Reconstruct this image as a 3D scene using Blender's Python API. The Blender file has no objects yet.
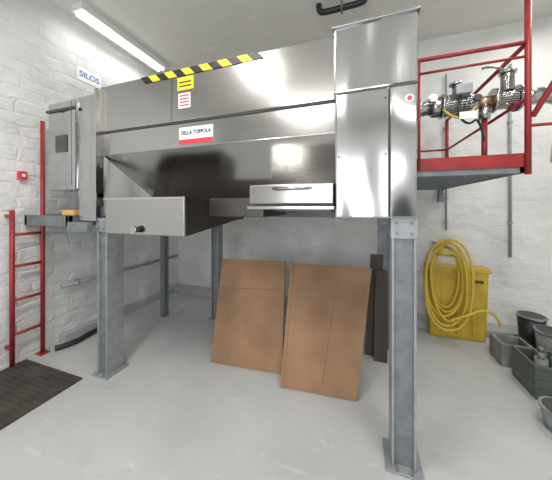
import bpy, bmesh, math, random
from mathutils import Vector, Matrix
random.seed(3)
scene=bpy.context.scene
scene.view_settings.view_transform='Standard'
scene.view_settings.look='None'
COL=scene.collection

# ---------------------------------------------------------------- materials
def mat(name,color,rough=.5,metal=0,nscale=0,namt=.0,bump=0,bscale=20,col2=None,stretch=None,emis=0,detail=6,brick=None,bdist=.02,bstr=.3,scuff=False):
    m=bpy.data.materials.new(name); m.use_nodes=True
    nt=m.node_tree; n=nt.nodes; l=nt.links
    b=n['Principled BSDF']
    b.inputs['Base Color'].default_value=(*color,1)
    b.inputs['Roughness'].default_value=rough
    b.inputs['Metallic'].default_value=metal
    if emis:
        b.inputs['Emission Color'].default_value=(*color,1)
        b.inputs['Emission Strength'].default_value=emis
    tc=n.new('ShaderNodeTexCoord'); mp=n.new('ShaderNodeMapping')
    l.new(tc.outputs['Object'],mp.inputs['Vector'])
    if stretch: mp.inputs['Scale'].default_value=stretch
    if col2 is not None or nscale:
        t=n.new('ShaderNodeTexNoise'); t.inputs['Scale'].default_value=nscale or 5
        t.inputs['Detail'].default_value=detail
        l.new(mp.outputs[0],t.inputs['Vector'])
        r=n.new('ShaderNodeValToRGB')
        r.color_ramp.elements[0].position=.35; r.color_ramp.elements[1].position=.68
        c2=col2 if col2 is not None else tuple(c*(1-namt) for c in color)
        r.color_ramp.elements[0].color=(*c2,1); r.color_ramp.elements[1].color=(*color,1)
        l.new(t.outputs['Fac'],r.inputs['Fac']); l.new(r.outputs[0],b.inputs['Base Color'])
        if scuff:
            last=r.outputs[0]
            for (sc,rot,nsc,p0,p1,amt,colr) in [((1.2,5,1),.5,3.5,.58,.68,.5,(.70,.70,.69,1)),((1,1.6,1),-.3,1.3,.56,.72,.55,(.36,.36,.345,1)),((2,9,1),-.9,5,.64,.70,.4,(.33,.33,.31,1))]:
                mp2=n.new('ShaderNodeMapping'); mp2.inputs['Scale'].default_value=sc; mp2.inputs['Rotation'].default_value=(0,0,rot)
                l.new(tc.outputs['Object'],mp2.inputs['Vector'])
                ts=n.new('ShaderNodeTexNoise'); ts.inputs['Scale'].default_value=nsc; ts.inputs['Detail'].default_value=10; ts.inputs['Roughness'].default_value=.7
                l.new(mp2.outputs[0],ts.inputs['Vector'])
                rs=n.new('ShaderNodeValToRGB'); rs.color_ramp.elements[0].position=p0; rs.color_ramp.elements[1].position=p1
                rs.color_ramp.elements[0].color=(0,0,0,1); rs.color_ramp.elements[1].color=(amt,amt,amt,1)
                l.new(ts.outputs['Fac'],rs.inputs['Fac'])
                mx=n.new('ShaderNodeMix'); mx.data_type='RGBA'; mx.inputs['B'].default_value=colr
                l.new(rs.outputs[0],mx.inputs['Factor']); l.new(last,mx.inputs['A']); last=mx.outputs['Result']
            l.new(last,b.inputs['Base Color'])
    if bump:
        t2=n.new('ShaderNodeTexNoise'); t2.inputs['Scale'].default_value=bscale
        t2.inputs['Detail'].default_value=8
        l.new(mp.outputs[0],t2.inputs['Vector'])
        bp=n.new('ShaderNodeBump'); bp.inputs['Strength'].default_value=bump
        bp.inputs['Distance'].default_value=bdist
        l.new(t2.outputs['Fac'],bp.inputs['Height']); l.new(bp.outputs[0],b.inputs['Normal'])
        if brick:
            sp=n.new('ShaderNodeSeparateXYZ'); cb=n.new('ShaderNodeCombineXYZ')
            l.new(tc.outputs['Object'],sp.inputs[0])
            l.new(sp.outputs[brick],cb.inputs['X']); l.new(sp.outputs['Z'],cb.inputs['Y'])
            t3=n.new('ShaderNodeTexNoise'); t3.inputs['Scale'].default_value=3.5
            l.new(tc.outputs['Object'],t3.inputs['Vector'])
            vm=n.new('ShaderNodeVectorMath'); vm.operation='SCALE'; vm.inputs['Scale'].default_value=.18
            l.new(t3.outputs['Color'],vm.inputs[0])
            va=n.new('ShaderNodeVectorMath'); va.operation='ADD'
            l.new(cb.outputs[0],va.inputs[0]); l.new(vm.outputs[0],va.inputs[1])
            br=n.new('ShaderNodeTexBrick'); br.inputs['Scale'].default_value=1
            br.inputs['Brick Width'].default_value=.30; br.inputs['Row Height'].default_value=.12
            br.inputs['Mortar Size'].default_value=.016; br.inputs['Mortar Smooth'].default_value=1
            br.inputs['Color1'].default_value=(1,1,1,1); br.inputs['Color2'].default_value=(.7,.7,.7,1); br.inputs['Mortar'].default_value=(0,0,0,1)
            l.new(va.outputs[0],br.inputs['Vector'])
            b2=n.new('ShaderNodeBump'); b2.inputs['Strength'].default_value=bstr; b2.inputs['Distance'].default_value=.02
            l.new(br.outputs['Color'],b2.inputs['Height']); l.new(bp.outputs[0],b2.inputs['Normal']); l.new(b2.outputs[0],b.inputs['Normal'])
    return m

def steel(name,color,rough,axis,wav=.25,wsc=1.7,wst=(1,1,1),wd=.03):
    m=bpy.data.materials.new(name); m.use_nodes=True
    nt=m.node_tree; n=nt.nodes; l=nt.links; b=n['Principled BSDF']
    b.inputs['Metallic'].default_value=1
    tc=n.new('ShaderNodeTexCoord'); mp=n.new('ShaderNodeMapping')
    s=[40,40,40]; s[axis]=.4
    mp.inputs['Scale'].default_value=s
    l.new(tc.outputs['Object'],mp.inputs['Vector'])
    t=n.new('ShaderNodeTexNoise'); t.inputs['Scale'].default_value=4; t.inputs['Detail'].default_value=3
    l.new(mp.outputs[0],t.inputs['Vector'])
    mr=n.new('ShaderNodeMapRange'); mr.inputs['To Min'].default_value=rough-.03; mr.inputs['To Max'].default_value=rough+.03
    l.new(t.outputs['Fac'],mr.inputs['Value']); l.new(mr.outputs[0],b.inputs['Roughness'])
    mp3=n.new('ShaderNodeMapping'); mp3.inputs['Scale'].default_value=wst; l.new(tc.outputs['Object'],mp3.inputs['Vector'])
    t2=n.new('ShaderNodeTexNoise'); t2.inputs['Scale'].default_value=wsc; t2.inputs['Detail'].default_value=0
    l.new(mp3.outputs[0],t2.inputs['Vector'])
    mx=n.new('ShaderNodeMix'); mx.data_type='RGBA'
    mx.inputs['A'].default_value=(color[0]*.92,color[1]*.92,color[2]*.92,1); mx.inputs['B'].default_value=(*color,1)
    l.new(t.outputs['Fac'],mx.inputs['Factor']); l.new(mx.outputs['Result'],b.inputs['Base Color'])
    bp=n.new('ShaderNodeBump'); bp.inputs['Strength'].default_value=wav; bp.inputs['Distance'].default_value=wd
    l.new(t2.outputs['Fac'],bp.inputs['Height']); l.new(bp.outputs[0],b.inputs['Normal'])
    return m

M={}
M['steelH']=steel('brushed_steel_h',(.475,.465,.45),.20,0,.7)
M['steelV']=steel('brushed_steel_v',(.52,.525,.53),.15,2,1.0,3.0,(2.2,1,.55),.035)
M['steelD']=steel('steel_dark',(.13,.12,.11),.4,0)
M['chrome']=steel('polished_steel',(.57,.57,.56),.2,0)
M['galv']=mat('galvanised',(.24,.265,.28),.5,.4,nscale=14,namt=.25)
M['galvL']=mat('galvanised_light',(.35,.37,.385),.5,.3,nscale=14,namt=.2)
M['seam']=mat('seam_dark',(.06,.06,.055),.6)
M['black']=mat('black_plastic',(.02,.02,.022),.45)
M['red']=mat('red_paint',(.36,.028,.028),.42,nscale=8,namt=.3)
M['hose']=mat('yellow_hose',(.66,.47,.05),.45,nscale=15,namt=.15)
M['white']=mat('white_paint',(.85,.85,.83),.5)
M['paper']=mat('paper_white',(.9,.9,.88),.6)
M['wall']=mat('painted_masonry',(.79,.79,.77),.75,nscale=2.2,namt=.13,bump=1.0,bscale=3.2,bdist=.06,brick='X',bstr=.13)
M['wallL']=mat('painted_masonry_left',(.77,.77,.76),.75,nscale=3,namt=.14,bump=1.0,bscale=4,bdist=.05,brick='Y',bstr=.30)
M['ceil']=mat('ceiling_plaster',(.77,.76,.71),.8,nscale=1.5,namt=.07,bump=.5,bscale=4,bdist=.04)
M['floor']=mat('epoxy_floor',(.53,.54,.535),.5,nscale=1.6,col2=(.46,.465,.46),bump=.08,bscale=30,scuff=True)
M['curb']=mat('curb_grey',(.46,.475,.48),.6,nscale=5,namt=.15)
M['card']=mat('cardboard',(.34,.20,.115),.85,nscale=3,col2=(.24,.14,.08),bump=.5,bscale=4,bdist=.03)
M['cardE']=mat('cardboard_edge',(.17,.095,.05),.9)
M['wood']=mat('dark_wood',(.08,.065,.055),.8,nscale=6,namt=.4,stretch=(1,1,.15))
M['ywood']=mat('yellow_plastic',(.62,.43,.05),.5,nscale=5,namt=.3)
M['brown']=mat('rubber_mat',(.085,.068,.058),.85,nscale=7,col2=(.05,.04,.034),bump=.3,bscale=30)
M['green']=mat('dark_grey_green',(.10,.12,.105),.5,nscale=5,namt=.3)
M['stone']=mat('grey_box',(.27,.28,.26),.8,nscale=9,namt=.4,bump=.4)
M['blue']=mat('sign_blue',(.03,.12,.45),.5)
M['orange']=mat('orange_pad',(.75,.42,.12),.6)
M['copper']=mat('bronze',(.45,.28,.18),.35,.9)
M['lamp']=mat('tube_emission',(1,.98,.95),.5,emis=4)
M['labelY']=mat('label_yellow',(.80,.62,.03),.5)
M['labelR']=mat('label_red',(.65,.05,.05),.5)
M['dwin']=mat('dark_glass',(.06,.05,.04),.15)

# ---------------------------------------------------------------- helpers
def link(o,parent=None,m=None):
    COL.objects.link(o)
    if m: o.data.materials.append(M[m])
    if parent: o.parent=parent
    return o
def empty(name):
    e=bpy.data.objects.new(name,None); COL.objects.link(e); e.empty_display_size=.1; return e
def mesh(name,v,f,m,parent=None,bev=0,smooth=False):
    me=bpy.data.meshes.new(name); me.from_pydata([tuple(x) for x in v],[],f)
    bm=bmesh.new(); bm.from_mesh(me); bmesh.ops.recalc_face_normals(bm,faces=bm.faces)
    if bev: bmesh.ops.bevel(bm,geom=bm.edges[:],offset=bev,segments=2,affect='EDGES',profile=.6)
    bm.to_mesh(me); bm.free()
    if smooth:
        for p in me.polygons: p.use_smooth=True
    return link(bpy.data.objects.new(name,me),parent,m)
def box(name,x0,x1,y0,y1,z0,z1,m,parent=None,bev=.004):
    v=[(x,y,z) for x in(x0,x1) for y in(y0,y1) for z in(z0,z1)]
    f=[(0,1,3,2),(4,6,7,5),(0,4,5,1),(2,3,7,6),(0,2,6,4),(1,5,7,3)]
    b=min(bev,min(x1-x0,y1-y0,z1-z0)*.3)
    return mesh(name,v,f,m,parent,b)
def cyl(name,a,b,r,m,parent=None,r2=None,seg=24,bev=0):
    a=Vector(a); b=Vector(b); d=b-a; r2=r if r2 is None else r2
    q=d.to_track_quat('Z','Y'); v=[];f=[]
    for k,(p,rr) in enumerate(((a,r),(b,r2))):
        for i in range(seg):
            t=2*math.pi*i/seg; v.append(p+q@Vector((rr*math.cos(t),rr*math.sin(t),0)))
    f=[(i,(i+1)%seg,seg+(i+1)%seg,seg+i) for i in range(seg)]+[tuple(range(seg))[::-1],tuple(range(seg,2*seg))]
    o=mesh(name,v,f,m,parent,bev)
    for p in o.data.polygons: p.use_smooth=len(p.vertices)==4
    return o
def tube(name,pts,r,m,parent=None,cyc=False,res=3,smooth=True):
    c=bpy.data.curves.new(name,'CURVE'); c.dimensions='3D'; c.bevel_depth=r; c.bevel_resolution=res
    s=c.splines.new('NURBS' if smooth else 'POLY'); s.points.add(len(pts)-1)
    for i,p in enumerate(pts): s.points[i].co=(*p,1)
    s.use_cyclic_u=cyc
    if smooth: s.use_endpoint_u=not cyc; s.order_u=3
    c.use_fill_caps=True
    t=bpy.data.objects.new(name+'_c',c); COL.objects.link(t)
    dg=bpy.context.evaluated_depsgraph_get(); me=bpy.data.meshes.new_from_object(t.evaluated_get(dg))
    bpy.data.objects.remove(t); me.materials.clear()
    for p in me.polygons: p.use_smooth=True
    return link(bpy.data.objects.new(name,me),parent,m)
def text(name,body,loc,size,m,parent,rotx=90,sx=1,rotz=0):
    c=bpy.data.curves.new(name,'FONT'); c.body=body; c.size=size; c.align_x='CENTER'; c.align_y='CENTER'; c.extrude=.0008; c.offset=.0008
    t=bpy.data.objects.new(name+'_c',c); COL.objects.link(t)
    dg=bpy.context.evaluated_depsgraph_get(); me=bpy.data.meshes.new_from_object(t.evaluated_get(dg))
    bpy.data.objects.remove(t); me.materials.clear()
    me.transform(Matrix.Translation(loc)@Matrix.Rotation(math.radians(rotz),4,'Z')@Matrix.Rotation(math.radians(rotx),4,'X')@Matrix.Scale(sx,4,(1,0,0)))
    return link(bpy.data.objects.new(name,me),parent,m)

# ---------------------------------------------------------------- room
XL,XR,YF,YB,H=-3.15,3.2,-3.0,3.63,3.70
box('floor',XL-.2,XR+.2,YF-.2,YB+.2,-.15,0,'floor',bev=0)
box('ceiling',XL-.2,XR+.2,YF-.2,YB+.2,H,H+.15,'ceil',bev=0)
box('wall_back',XL-.2,XR+.2,YB,YB+.2,0,H,'wall',bev=0)
box('wall_left',XL-.2,XL,YF,YB,0,H,'wallL',bev=0)
box('wall_right',XR,XR+.2,YF,YB,0,H,'wallL',bev=0)
fw=empty('wall_front')
box('wall_part_a',XL,-1.6,YF-.2,YF,0,H,'wall',fw,0); box('wall_part_b',.6,XR,YF-.2,YF,0,H,'wall',fw,0)
box('wall_part_c',-1.6,.6,YF-.2,YF,0,1.0,'wall',fw,0); box('wall_part_d',-1.6,.6,YF-.2,YF,2.6,H,'wall',fw,0)
w=empty('added_window_1')  # unseen window, added so the steel reflects bright patches
for i,(a,b,c,d) in enumerate([(-1.6,-1.54,1,2.6),(.54,.6,1,2.6),(-.53,-.47,1,2.6),(-1.6,.6,1,1.06),(-1.6,.6,2.54,2.6)]):
    box('frame_%d'%i,a,b,YF-.14,YF-.06,c,d,'white',w)
# dark workshop door in the wall behind the photographer
dr=empty('door_1')
box('door_leaf',1.2,2.3,YF+.001,YF+.05,0,2.2,'green',dr); box('door_frame',1.12,1.2,YF+.001,YF+.07,0,2.28,'galv',dr); box('door_frame_r',2.3,2.38,YF+.001,YF+.07,0,2.28,'galv',dr)
box('baseboard_back',XL,XR,YB-.24,YB,0,.085,'curb',bev=.008)
box('baseboard_left',XL,XL+.10,1.75,YB-.24,0,.085,'curb',bev=.008)

# ---------------------------------------------------------------- grape press
P=empty('grape_press')
def leg(n,x0,x1,y0,y1,zt):
    t=.014
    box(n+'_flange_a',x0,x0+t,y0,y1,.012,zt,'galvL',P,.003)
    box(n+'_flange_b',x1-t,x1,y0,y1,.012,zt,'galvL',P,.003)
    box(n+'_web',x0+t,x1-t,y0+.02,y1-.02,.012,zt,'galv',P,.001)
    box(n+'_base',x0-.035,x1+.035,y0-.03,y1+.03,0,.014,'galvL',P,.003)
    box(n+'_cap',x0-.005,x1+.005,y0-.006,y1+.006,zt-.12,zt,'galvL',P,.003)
    for a in (x0+.025,x1-.025):
        for z in (zt-.03,zt-.09): cyl(n+'_bolt',(a,y0-.018,z),(a,y0-.004,z),.009,'galv',P,seg=6)
        cyl(n+'_anchor',(a,y0-.018,.012),(a,y0-.018,.03),.009,'galv',P,seg=6)
leg('leg_front_right',.185,.312,1.52,1.66,1.44)
leg('leg_front_left',-2.21,-2.09,1.52,1.68,1.40)
leg('leg_back_right',.21,.32,2.76,2.88,1.44)
leg('leg_back_left',-1.86,-1.75,2.76,2.88,1.40)
box('beam_back',-2.2,.31,2.78,2.86,1.38,1.50,'galv',P)
box('beam_right',.20,.30,1.6,2.8,1.42,1.52,'galv',P)
box('beam_left',-2.2,-2.1,1.6,2.8,1.38,1.50,'galv',P)
box('upper_cover',-2.2,-.13,1.54,2.87,2.175,2.58,'steelH',P,.010)
box('cover_seam',-2.2,-.13,1.548,2.86,2.165,2.178,'seam',P,0)
box('cover_joint',-1.402,-1.398,1.5385,1.55,2.18,2.575,'seam',P,0)
box('top_lid',-1.72,-.66,1.60,2.8,2.58,2.62,'steelH',P,.01)
L0,L1=-2.2,-.13
prof=[(1.56,2.17),(1.56,1.97),(1.90,1.57),(2.50,1.57),(2.85,1.97),(2.85,2.17)]
v=[(L0 if z>1.9 else -1.93,y,z) for y,z in prof]+[(L1,y,z) for y,z in prof]
n=6
f=[(i,(i+1)%n,n+(i+1)%n,n+i) for i in range(n)]+[tuple(range(n)),tuple(range(n,2*n))]
mesh('hopper',v,f,'steelH',P,.006)
tube('hopper_fold',[(-2.19,1.558,1.97),(-.13,1.558,1.97)],.005,'chrome',P,smooth=False)
box('drum_channel',-1.9,-.2,1.95,2.6,1.46,1.575,'steelD',P)
hx0,hx1,hz0,hz1,hy=-1.72,-.66,2.525,2.578,1.5335
N=13; dx=(hx1-hx0)/N
for i in range(N):
    a=hx0+i*dx; s=.05
    mesh('hazard_%s'%('black' if i%2==0 else 'yellow'),[(a,hy,hz1),(a+dx,hy,hz1),(a+dx+s,hy,hz0),(a+s,hy,hz0),(a,hy+.004,hz1),(a+dx,hy+.004,hz1),(a+dx+s,hy+.004,hz0),(a+s,hy+.004,hz0)],
      [(0,1,2,3),(7,6,5,4),(0,4,5,1),(3,2,6,7),(0,3,7,4),(1,5,6,2)],'black' if i%2==0 else 'labelY',P)
box('warning_label',-1.34,-1.19,1.534,1.54,2.41,2.51,'labelY',P,0)
box('warning_text_bar',-1.32,-1.21,1.5325,1.535,2.435,2.445,'black',P,0)
box('warning_text_bar2',-1.32,-1.21,1.5325,1.535,2.465,2.475,'black',P,0)
box('info_label',-1.33,-1.22,1.534,1.54,2.27,2.385,'paper',P,0)
for k in range(4): box('info_line',-1.32,-1.23,1.5325,1.5345,2.285+k*.025,2.296+k*.025,'labelR',P,0)
box('maker_plate',-1.34,-1.03,1.553,1.56,1.995,2.125,'paper',P,.002)
box('maker_plate_band',-1.34,-1.03,1.5515,1.554,1.995,2.03,'labelR',P,0)
text('maker_plate_text','DELLA TOFFOLA',(-1.185,1.551,2.08),.043,'black',P,sx=.86)
box('end_frame',-2.47,-2.2,1.52,2.88,1.58,2.52,'steelV',P,.008)
box('end_frame_column',-2.42,-2.2,1.50,1.60,1.37,2.10,'steelV',P,.008)
box('end_frame_bead',-2.215,-2.195,1.495,1.56,1.62,2.56,'chrome',P,.004)
mesh('gusset',[(-2.2,1.57,1.97),(-2.2,1.57,1.42),(-1.93,1.9,1.57),(-2.2,1.60,1.97),(-2.2,1.60,1.42),(-1.95,1.93,1.57)],[(0,1,2),(3,5,4),(0,3,4,1),(1,4,5,2),(0,2,5,3)],'steelV',P)
box('drive_housing',-2.86,-2.47,1.50,2.5,1.66,2.50,'steelV',P,.012)
box('drive_housing_lid',-2.87,-2.46,1.485,1.50,2.41,2.43,'seam',P,0)
box('drive_window',-2.74,-2.58,1.494,1.502,2.02,2.18,'dwin',P,0)
box('drive_seam',-2.52,-2.516,1.498,1.502,1.7,2.5,'seam',P,0)
box('cabinet_upper',-.135,.315,1.495,2.9,2.19,2.585,'steelV',P,.008)
box('cabinet_lower',-.13,.31,1.50,2.9,1.435,2.185,'steelV',P,.008)
box('cabinet_door',-.122,.165,1.488,1.50,1.445,2.175,'steelV',P,.006)
box('cabinet_door_gap',.165,.175,1.4985,1.501,1.445,2.175,'seam',P,0)
box('cabinet_top_gap',-.13,.31,1.4975,1.51,2.181,2.194,'seam',P,0)
box('cabinet_side_panel',.175,.306,1.490,1.50,1.445,2.175,'steelV',P,.006)
box('cabinet_roof_lip',-.15,.325,1.48,2.91,2.578,2.592,'chrome',P,.004)
for z in (1.50,1.8,2.12):
    cyl('door_screw',(.150,1.484,z),(.150,1.49,z),.005,'seam',P,seg=10)
    cyl('door_screw',(-.108,1.484,z),(-.108,1.49,z),.005,'seam',P,seg=10)
cyl('lock_plate',(.27,1.486,2.10),(.27,1.492,2.10),.022,'paper',P)
cyl('lock_knob',(.27,1.478,2.10),(.27,1.487,2.10),.012,'labelR',P)
box('brand_tag',.255,.30,1.4865,1.491,2.03,2.055,'paper',P,0)
box('drawer',-.68,-.135,1.45,2.2,1.52,1.645,'steelH',P,.008)
box('drawer_lip',-.69,-.13,1.435,2.2,1.485,1.505,'chrome',P,.004)
box('drawer_under',-.66,-.14,1.47,2.2,1.505,1.52,'seam',P,0)
tube('drawer_handle',[(-.50,1.45,1.615),(-.50,1.415,1.615),(-.27,1.415,1.615),(-.27,1.45,1.615)],.009,'chrome',P,smooth=False)
tx0,tx1,ty0,ty1,tz0,tz1=-1.97,-1.18,1.42,2.40,1.285,1.575
box('tray_front',tx0,tx1,ty0,ty0+.02,tz0,tz1,'steelH',P,.006)
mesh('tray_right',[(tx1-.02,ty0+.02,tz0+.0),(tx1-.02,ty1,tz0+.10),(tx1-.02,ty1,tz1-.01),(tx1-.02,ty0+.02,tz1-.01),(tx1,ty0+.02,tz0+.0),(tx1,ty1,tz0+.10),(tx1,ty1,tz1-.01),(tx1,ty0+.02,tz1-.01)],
  [(0,1,2,3),(4,5,6,7),(0,1,5,4),(1,2,6,5),(2,3,7,6),(3,0,4,7)],'steelD',P,.003)  # side coloured dark, shade of the open slot put into the steel
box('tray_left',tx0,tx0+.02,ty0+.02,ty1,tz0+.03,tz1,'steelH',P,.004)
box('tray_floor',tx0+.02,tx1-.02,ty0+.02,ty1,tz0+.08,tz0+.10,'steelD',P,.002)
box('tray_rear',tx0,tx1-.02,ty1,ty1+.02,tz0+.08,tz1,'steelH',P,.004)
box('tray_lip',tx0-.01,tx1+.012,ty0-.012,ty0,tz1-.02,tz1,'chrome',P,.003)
box('chute_opening_shade',tx1,-.69,1.72,2.35,1.42,1.572,'steelD',P,.006)  # solid dark box painting in the shaded opening under the hopper
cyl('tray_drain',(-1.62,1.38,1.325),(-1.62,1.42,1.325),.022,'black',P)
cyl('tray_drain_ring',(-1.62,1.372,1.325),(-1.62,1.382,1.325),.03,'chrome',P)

# ---------------------------------------------------------------- left access platform and ladder
A=empty('access_platform')
px0,px1,py0,py1,pz=-3.13,-2.48,1.45,2.75,1.42
for (a,b,c,d) in [(px0,px1,py0,py0+.04),(px0,px1,py1-.04,py1),(px0,px0+.04,py0,py1),(px1-.04,px1,py0,py1)]:
    box('platform_frame',a,b,c,d,pz-.1,pz,'galv',A)
for i in range(16):
    y=py0+.06+i*.078; box('grating_bar',px0+.04,px1-.04,y,y+.03,pz-.03,pz-.005,'galv',A,0)
for x in (px0+.12,px0+.3,px0+.48): box('grating_cross',x,x+.01,py0+.04,py1-.04,pz-.028,pz-.008,'galv',A,0)
box('platform_post',-2.56,-2.49,2.6,2.68,0,pz-.1,'galv',A)
box('platform_ledge',-2.48,-2.22,1.44,1.49,1.28,1.365,'galv',A)
box('rubber_pad',-2.66,-2.50,1.50,1.62,pz,pz+.05,'orange',A,.01)

Ld=empty('access_ladder')
lx=-3.06
cyl('rail_tall',(lx,1.56,0),(lx,1.56,2.38),.019,'red',Ld,seg=14)
cyl('rail_short',(lx,1.33,.0),(lx,1.33,1.47),.019,'red',Ld,seg=14)
for k,z in enumerate((.30,.62,.94,1.24)):
    cyl('rung_%d'%k,(lx,1.33,z),(lx,1.56,z),.014,'red',Ld,seg=12)
for z in (.16,1.40):
    box('bracket',XL+.001,lx,1.315,1.345,z,z+.03,'red',Ld)
box('foot',lx-.05,lx+.05,1.52,1.60,0,.012,'red',Ld)

al=empty('alarm_box')
box('alarm_body',XL+.001,XL+.05,1.40,1.46,1.77,1.85,'labelR',al,.005)
cyl('alarm_button',(XL+.05,1.43,1.81),(XL+.056,1.43,1.81),.014,'paper',al)
G=empty('floor_mat')
box('mat_base',-3.08,-2.27,.60,1.44,0,.008,'brown',G,.002)
for i in range(21):
    box('mat_rib',-3.07,-2.28,.61+i*.04,.61+i*.04+.026,.008,.014,'brown',G,.002)
tube('black_hose',[(-2.98,1.62,.03),(-2.9,1.75,.03),(-2.95,1.95,.03),(-3.0,2.3,.03)],.028,'black')
pp=empty('water_pipe')
cyl('pipe_vertical',(-3.1,2.35,.1),(-3.1,2.35,1.3),.022,'galvL',pp,seg=14)
cyl('pipe_horizontal',(-3.1,1.75,.62),(-3.1,3.55,.62),.02,'galvL',pp,seg=14)
for y in (1.9,2.9): box('pipe_clip',XL+.001,-3.08,y,y+.03,.59,.65,'galvL',pp)
sg=empty('safety_sign')
box('sign_plate',XL+.001,XL+.006,1.93,2.21,3.02,3.18,'paper',sg,0)
text('sign_text','SILOS',(XL+.008,2.07,3.10),.095,'blue',sg,rotz=90)
cp=empty('ceiling_pipe')
tube('pipe',[(-.40,2.62,3.695),(-.40,2.62,3.62),(-.34,2.62,3.60),(-.1,2.62,3.60),(.03,2.62,3.60),(.08,2.62,3.62),(.08,2.62,3.695)],.03,'black',cp)
box('hanger',-.17,-.15,2.58,2.66,3.56,H-.001,'galv',cp,.002)

# ---------------------------------------------------------------- cardboard
def sheet(name,bl,br,tr,tl,th,crease,amp,ph):
    E=empty(name)
    bl,br,tr,tl=map(Vector,(bl,br,tr,tl)); nn=(br-bl).cross(tl-bl).normalized()*-th
    NX,NZ=12,16; v=[];f=[]
    def W(a,b): return amp*math.sin(a*3.14)*math.sin(b*3.14)+.006*math.sin(b*5+a*3+ph)*math.sin(a*4+ph)
    for s in (0,1):
        for j in range(NZ+1):
            for i in range(NX+1):
                a=i/NX;b=j/NZ
                p=(bl*(1-a)+br*a)*(1-b)+(tl*(1-a)+tr*a)*b
                v.append(p+nn*s-nn.normalized()*W(a,b))
    o=(NX+1)*(NZ+1); I=lambda i,j,s=0:s*o+j*(NX+1)+i
    for j in range(NZ):
        for i in range(NX):
            f.append((I(i,j),I(i+1,j),I(i+1,j+1),I(i,j+1))); f.append((I(i,j,1),I(i,j+1,1),I(i+1,j+1,1),I(i+1,j,1)))
    for i in range(NX): f.append((I(i,0),I(i,0,1),I(i+1,0,1),I(i+1,0))); f.append((I(i,NZ),I(i+1,NZ),I(i+1,NZ,1),I(i,NZ,1)))
    for j in range(NZ): f.append((I(0,j),I(0,j+1),I(0,j+1,1),I(0,j,1))); f.append((I(NX,j),I(NX,j,1),I(NX,j+1,1),I(NX,j+1)))
    mesh('panel',v,f,'card',E)
    fr=-nn.normalized()
    for (a0,b0,a1,b1) in crease:
        pts=[]
        for k in range(9):
            a=a0+(a1-a0)*k/8; b=b0+(b1-b0)*k/8
            pts.append((bl*(1-a)+br*a)*(1-b)+(tl*(1-a)+tr*a)*b+fr*(W(a,b)+.0003))
        tube('crease',pts,.0018,'cardE',E,smooth=False,res=1)
    return E
sheet('cardboard_sheet',(-1.344,1.99,.005),(-.64,2.05,.005),(-.69,2.31,.955),(-1.36,2.23,.955),.035,[(.45,.40,.55,.40),(.45,.44,.55,.44),(.02,.70,.98,.72)],.008,0)
sheet('cardboard_sheet',(-.61,1.90,.005),(-.005,1.95,.005),(.12,2.32,.95),(-.615,2.25,.955),.035,[(.04,.03,.05,.97),(.55,.03,.62,.97)],.010,2)

D=empty('timber_plank')
HX=[(0,1,2,3),(4,5,6,7),(0,1,5,4),(1,2,6,5),(2,3,7,6),(3,0,4,7)]
mesh('plank_a',[(.07,2.60,0),(.19,2.60,0),(.19,2.64,0),(.07,2.64,0),(.13,2.70,1.0),(.25,2.70,1.0),(.25,2.74,1.0),(.13,2.74,1.0)],HX,'wood',D)
mesh('plank_b',[(.15,2.52,0),(.27,2.52,0),(.27,2.56,0),(.15,2.56,0),(.17,2.66,.85),(.28,2.66,.85),(.28,2.69,.85),(.17,2.69,.85)],HX,'wood',D)

# ---------------------------------------------------------------- right walkway with railing
W=empty('walkway_platform')
wx0,wx1,wy0,wy1,wz=.33,1.03,2.0,3.56,1.77
box('frame_front',wx0,wx1,wy0,wy0+.03,wz-.05,wz,'galv',W)
box('frame_back',wx0,wx1,wy1-.03,wy1,wz-.05,wz,'galv',W)
box('frame_left',wx0,wx0+.03,wy0,wy1,wz-.05,wz,'galv',W)
box('frame_right',wx1-.03,wx1,wy0,wy1,wz-.05,wz,'galv',W)
for i in range(33):
    y=wy0+.05+i*.045; box('grating_bar',wx0+.03,wx1-.03,y,y+.012,wz-.045,wz-.003,'galv',W,0)
for i in range(16):
    x=wx0+.05+i*.041; box('grating_cross',x,x+.008,wy0+.03,wy1-.03,wz-.04,wz-.003,'galv',W,0)
box('support_bracket',wx1-.05,wx1,wy1,YB-.001,wz-.2,wz,'galv',W)
R=W
box('toe_board_front',wx0,wx1,wy0-.012,wy0,wz-.01,wz+.08,'red',R,.002)
box('toe_board_side',wx1,wx1+.012,wy0-.012,wy1,wz-.01,wz+.08,'red',R,.002)
rx=wx1+.005
cyl('post_corner',(rx,wy0-.02,wz-.06),(rx,wy0-.02,3.05),.017,'red',R,seg=14)
cyl('post_left',(.42,wy0-.02,wz),(.42,wy0-.02,2.56),.010,'red',R,seg=14)
cyl('post_back',(rx,wy1-.1,wz),(rx,wy1-.1,2.56),.019,'red',R,seg=14)
cyl('top_rail',(.33,wy0-.02,2.56),(rx,wy0-.02,2.56),.014,'red',R,seg=14)
cyl('upper_rail',(.33,wy0-.02,2.46),(rx,wy0-.02,2.47),.009,'red',R,seg=14)
cyl('side_top_rail',(rx,wy0-.02,2.56),(rx,wy1-.1,2.56),.015,'red',R,seg=14)
cyl('side_mid_rail',(rx,wy0-.02,2.2),(rx,wy1-.1,2.2),.012,'red',R,seg=14)
cyl('back_rail',(.35,3.45,2.2),(rx,3.45,2.2),.012,'red',R,seg=14)
cyl('diagonal_pipe',(rx+.02,1.97,2.08),(1.45,1.97,2.85),.016,'red',R,seg=14)
cyl('diagonal_brace',(rx,1.97,2.02),(1.5,1.97,2.02),.010,'red',R,seg=14)

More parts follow.
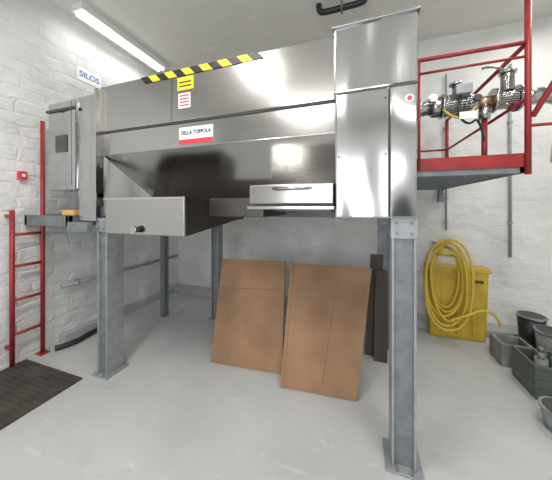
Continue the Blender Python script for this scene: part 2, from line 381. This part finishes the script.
V=empty('discharge_valve')
vy,vz=2.16,2.27
def vc(n,x0,x1,r,m='chrome',y=vy,z=vz,bev=0): return cyl(n,(x0,y,z),(x1,y,z),r,m,V,seg=28,bev=bev)
vc('inlet_pipe',.33,.56,.055); vc('inlet_flange',.33,.345,.08); vc('flange_a',.43,.445,.075); vc('flange_b',.45,.465,.075)
vc('gear_housing',.54,.60,.075,bev=.01); vc('clamp_a',.60,.615,.09)
vc('motor_body',.615,.80,.075,bev=.012); 
for k in range(6): vc('fin_%d'%k,.63+k*.028,.636+k*.028,.082)
vc('motor_cap',.80,.83,.06,bev=.008)
vc('neck',.83,.93,.04,'copper'); vc('clamp_b',.92,.94,.085); vc('valve_body',.94,1.06,.065,bev=.01); vc('clamp_c',1.06,1.08,.09)
vc('outlet',1.08,1.20,.055)
box('terminal_box',.66,.76,vy-.14,vy-.06,vz+.03,vz+.10,'galvL',V,.008)
cyl('stem_up',(.70,vy,vz+.05),(.70,vy,vz+.15),.02,'chrome',V); cyl('stem_cap',(.70,vy,vz+.15),(.70,vy,vz+.165),.04,'chrome',V)
cyl('actuator',(1.0,vy-.03,vz+.05),(1.0,vy-.03,vz+.17),.038,'chrome',V,bev=.006)
cyl('actuator_cap',(1.0,vy-.03,vz+.17),(1.0,vy-.03,vz+.185),.05,'chrome',V)
tube('lever',[(1.0,vy-.03,vz+.18),(.90,vy-.10,vz+.22),(.82,vy-.12,vz+.19)],.009,'chrome',V)
cyl('elbow_down',(.88,vy,vz-.02),(.88,vy,vz-.13),.035,'chrome',V); cyl('drain_pipe',(.88,vy,vz-.13),(.88,vy,1.775),.018,'red',V)
cyl('knob_dark',(.80,vy-.09,vz+.0),(.80,vy-.115,vz+.0),.022,'seam',V)
cyl('gauge',(.53,vy-.08,vz+.04),(.53,vy-.11,vz+.04),.025,'paper',V); cyl('gauge_ring',(.53,vy-.07,vz+.04),(.53,vy-.102,vz+.04),.03,'chrome',V)
tube('cable',[(.70,vy-.1,vz+.03),(.66,vy-.13,vz-.1),(.74,vy-.12,vz-.2),(.82,vy-.08,vz-.12),(.86,vy-.05,vz-.3)],.008,'black',V)
tube('cable_yellow',[(.60,vy-.08,vz-.05),(.64,vy-.12,vz-.13),(.74,vy-.12,vz-.14),(.80,vy-.08,vz-.05)],.008,'hose',V)
box('tag',.68,.78,vy-.14,vy-.137,vz-.15,vz-.10,'paper',V,0)
tube('flex_elbow',[(1.18,vy,vz),(1.3,vy,vz),(1.36,vy+.05,vz-.12),(1.36,vy+.1,vz-.45)],.05,'chrome',V)

# ---------------------------------------------------------------- hose and things at back wall
Y=empty('yellow_storage_tub')
yx0,yx1,ya,yb=.78,1.36,3.22,3.385
def taper(n,x0,x1,y0,y1,z0,z1,t,m,E,bev=.01):
    v=[(x0+t,y0+t,z0),(x1-t,y0+t,z0),(x1-t,y1-t*.3,z0),(x0+t,y1-t*.3,z0),(x0,y0,z1),(x1,y0,z1),(x1,y1,z1),(x0,y1,z1)]
    return mesh(n,v,HX,m,E,bev)
taper('tub_body',yx0,yx1,ya,yb,0,.80,.02,'ywood',Y,.025)
box('tub_rim',yx0-.015,yx1+.015,ya-.015,yb,.77,.80,'ywood',Y,.008)
box('tub_lid',yx0-.01,yx1+.01,ya-.01,yb,.80,.82,'ywood',Y,.006)
for k in range(1,4): 
    xx=yx0+k*(yx1-yx0)/4; box('tub_rib',xx-.012,xx+.012,ya-.004,ya+.03,.06,.76,'ywood',Y,.004)
box('tub_handle',yx1-.20,yx1-.06,ya-.02,ya,.66,.69,'seam',Y,.004)
Hs=empty('garden_hose')
cx,cz,yy=.93,.68,3.16
for k in range(6):
    pts=[]; ra=.13+.020*k+random.uniform(-.01,.01); rb=.34+.022*k; ox=random.uniform(-.035,.035)
    for i in range(16):
        t=2*math.pi*i/16
        pts.append((cx+ox+ra*math.cos(t)*(1+.1*math.sin(t*2+k)),yy-.022*k+.01*math.sin(t*3+k),cz+.03+rb*math.sin(t)-(.02*k if math.sin(t)<0 else 0)))
    tube('loop_%d'%k,pts,.013,'hose',Hs,cyc=True)
tube('tail',[(.95,3.05,.28),(1.08,3.02,.36),(1.25,3.06,.44),(1.38,3.1,.36),(1.40,3.1,.26)],.013,'hose',Hs)
tube('tie',[(.83,3.03,1.0),(.91,3.0,1.04),(1.0,3.03,.98),(.98,3.14,.96),(.86,3.15,.96)],.013,'hose',Hs,cyc=True)
cyl('hook',(cx,YB-.002,1.04),(cx,3.02,1.06),.012,'galv',Hs)
C=empty('electrical_conduit')
cyl('conduit',(1.72,3.605,.9),(1.72,3.605,3.2),.014,'galvL',C,seg=12)
for z in (1.3,1.9,2.5): box('clip',1.70,1.74,3.59,3.628,z,z+.02,'galvL',C,0)
C=empty('electrical_conduit')
cyl('conduit',(1.07,3.605,1.2),(1.07,3.605,3.2),.010,'galvL',C,seg=12)
for z in (1.3,1.6,2.5): box('clip',1.05,1.09,3.59,3.628,z,z+.02,'galvL',C,0)
S=empty('concrete_trough')
sx,sy=1.28,2.82
box('trough_base',sx,sx+.25,sy,sy+.22,0,.03,'stone',S)
for (a,b,c,d) in [(sx,sx+.25,sy,sy+.03),(sx,sx+.25,sy+.19,sy+.22),(sx,sx+.03,sy+.03,sy+.19),(sx+.22,sx+.25,sy+.03,sy+.19)]:
    box('trough_wall',a,b,c,d,.03,.21,'stone',S)
K=empty('storage_crate')
gx,gy=1.31,2.42
box('crate_base',gx,gx+.5,gy,gy+.30,0,.02,'green',K)
for (a,b,c,d) in [(gx,gx+.5,gy,gy+.02),(gx,gx+.5,gy+.28,gy+.30),(gx,gx+.02,gy+.02,gy+.28),(gx+.48,gx+.5,gy+.02,gy+.28)]:
    box('crate_wall',a,b,c,d,.02,.26,'green',K)
for z in (.10,.17,.24): box('crate_rib',gx-.01,gx+.51,gy-.01,gy,z,z+.02,'green',K)
for k,(x,y,r) in enumerate([(1.40,2.52,.04),(1.52,2.54,.045),(1.65,2.51,.04),(1.46,2.63,.035)]):
    cyl('jar_%d'%k,(x,y,.02),(x,y,.28),r,'green' if k%2 else 'stone',K); cyl('jar_neck_%d'%k,(x,y,.28),(x,y,.32),r*.5,'galv',K)
def bucket(x,y,h,r,m):
    bu=empty('bucket')
    cyl('bucket_wall',(x,y,0),(x,y,h),r*.8,m,bu,r2=r); cyl('bucket_rim',(x,y,h-.01),(x,y,h+.01),r*1.06,'galvL',bu)
    cyl('bucket_inside',(x,y,h+.008),(x,y,h+.012),r*.93,'seam',bu)
    tube('bucket_handle',[(x-r,y,h),(x-r*.9,y-r*.8,h+.02),(x,y-r*1.15,h-.02),(x+r*.9,y-r*.8,h+.02),(x+r,y,h)],.005,'galv',bu)
bucket(1.30,2.13,.14,.11,'galvL'); bucket(1.74,2.98,.32,.12,'stone'); bucket(1.72,3.24,.36,.11,'black')

# ---------------------------------------------------------------- lamps
def lamp(x,y,alongx,power,ln=1.2):
    e=empty('ceiling_light')
    hx,hy=(ln/2,.08) if alongx else (.08,ln/2)
    box('housing',x-hx,x+hx,y-hy,y+hy,H-.08,H-.001,'white',e)
    for s in (-.04,.04):
        if alongx: cyl('tube',(x-hx+.03,y+s,H-.1),(x+hx-.03,y+s,H-.1),.016,'lamp',e,seg=12)
        else: cyl('tube',(x+s,y-hy+.03,H-.1),(x+s,y+hy-.03,H-.1),.016,'lamp',e,seg=12)
    L=bpy.data.lights.new('tube_light','AREA'); L.shape='RECTANGLE'; L.size=ln if alongx else .2; L.size_y=.2 if alongx else ln
    L.energy=power; L.color=(1,.98,.95)
    o=bpy.data.objects.new('tube_light',L); COL.objects.link(o); o.location=(x,y,H-.13); o.parent=e
lamp(-1.3,.1,False,46); lamp(1.0,.4,False,38); lamp(-1.0,-1.8,True,20); lamp(1.9,2.6,False,18); lamp(1.5,-1.8,True,18)
lamp(-2.86,2.35,False,5)
L=bpy.data.lights.new('added_daylight','AREA'); L.shape='RECTANGLE'; L.size=2.1; L.size_y=1.5; L.energy=80; L.color=(.92,.96,1)  # added area lamp outside the unseen window, feeds the steel reflections
o=bpy.data.objects.new('added_daylight',L); COL.objects.link(o); o.location=(-.5,YF-.25,1.8)
o.rotation_euler=(math.radians(90),0,0)
wd=bpy.data.worlds.new('World'); scene.world=wd; wd.use_nodes=True
wd.node_tree.nodes['Background'].inputs[0].default_value=(.8,.88,1,1); wd.node_tree.nodes['Background'].inputs[1].default_value=.6

# ---------------------------------------------------------------- camera
cd=bpy.data.cameras.new('camera'); cam=bpy.data.objects.new('camera',cd); COL.objects.link(cam)
cd.sensor_width=36; cd.lens=240/552*36; cd.shift_y=-33/552; cd.clip_start=.02
cam.location=(0,0,1.5); cam.rotation_euler=(math.radians(90),0,math.radians(18.8))
scene.camera=cam
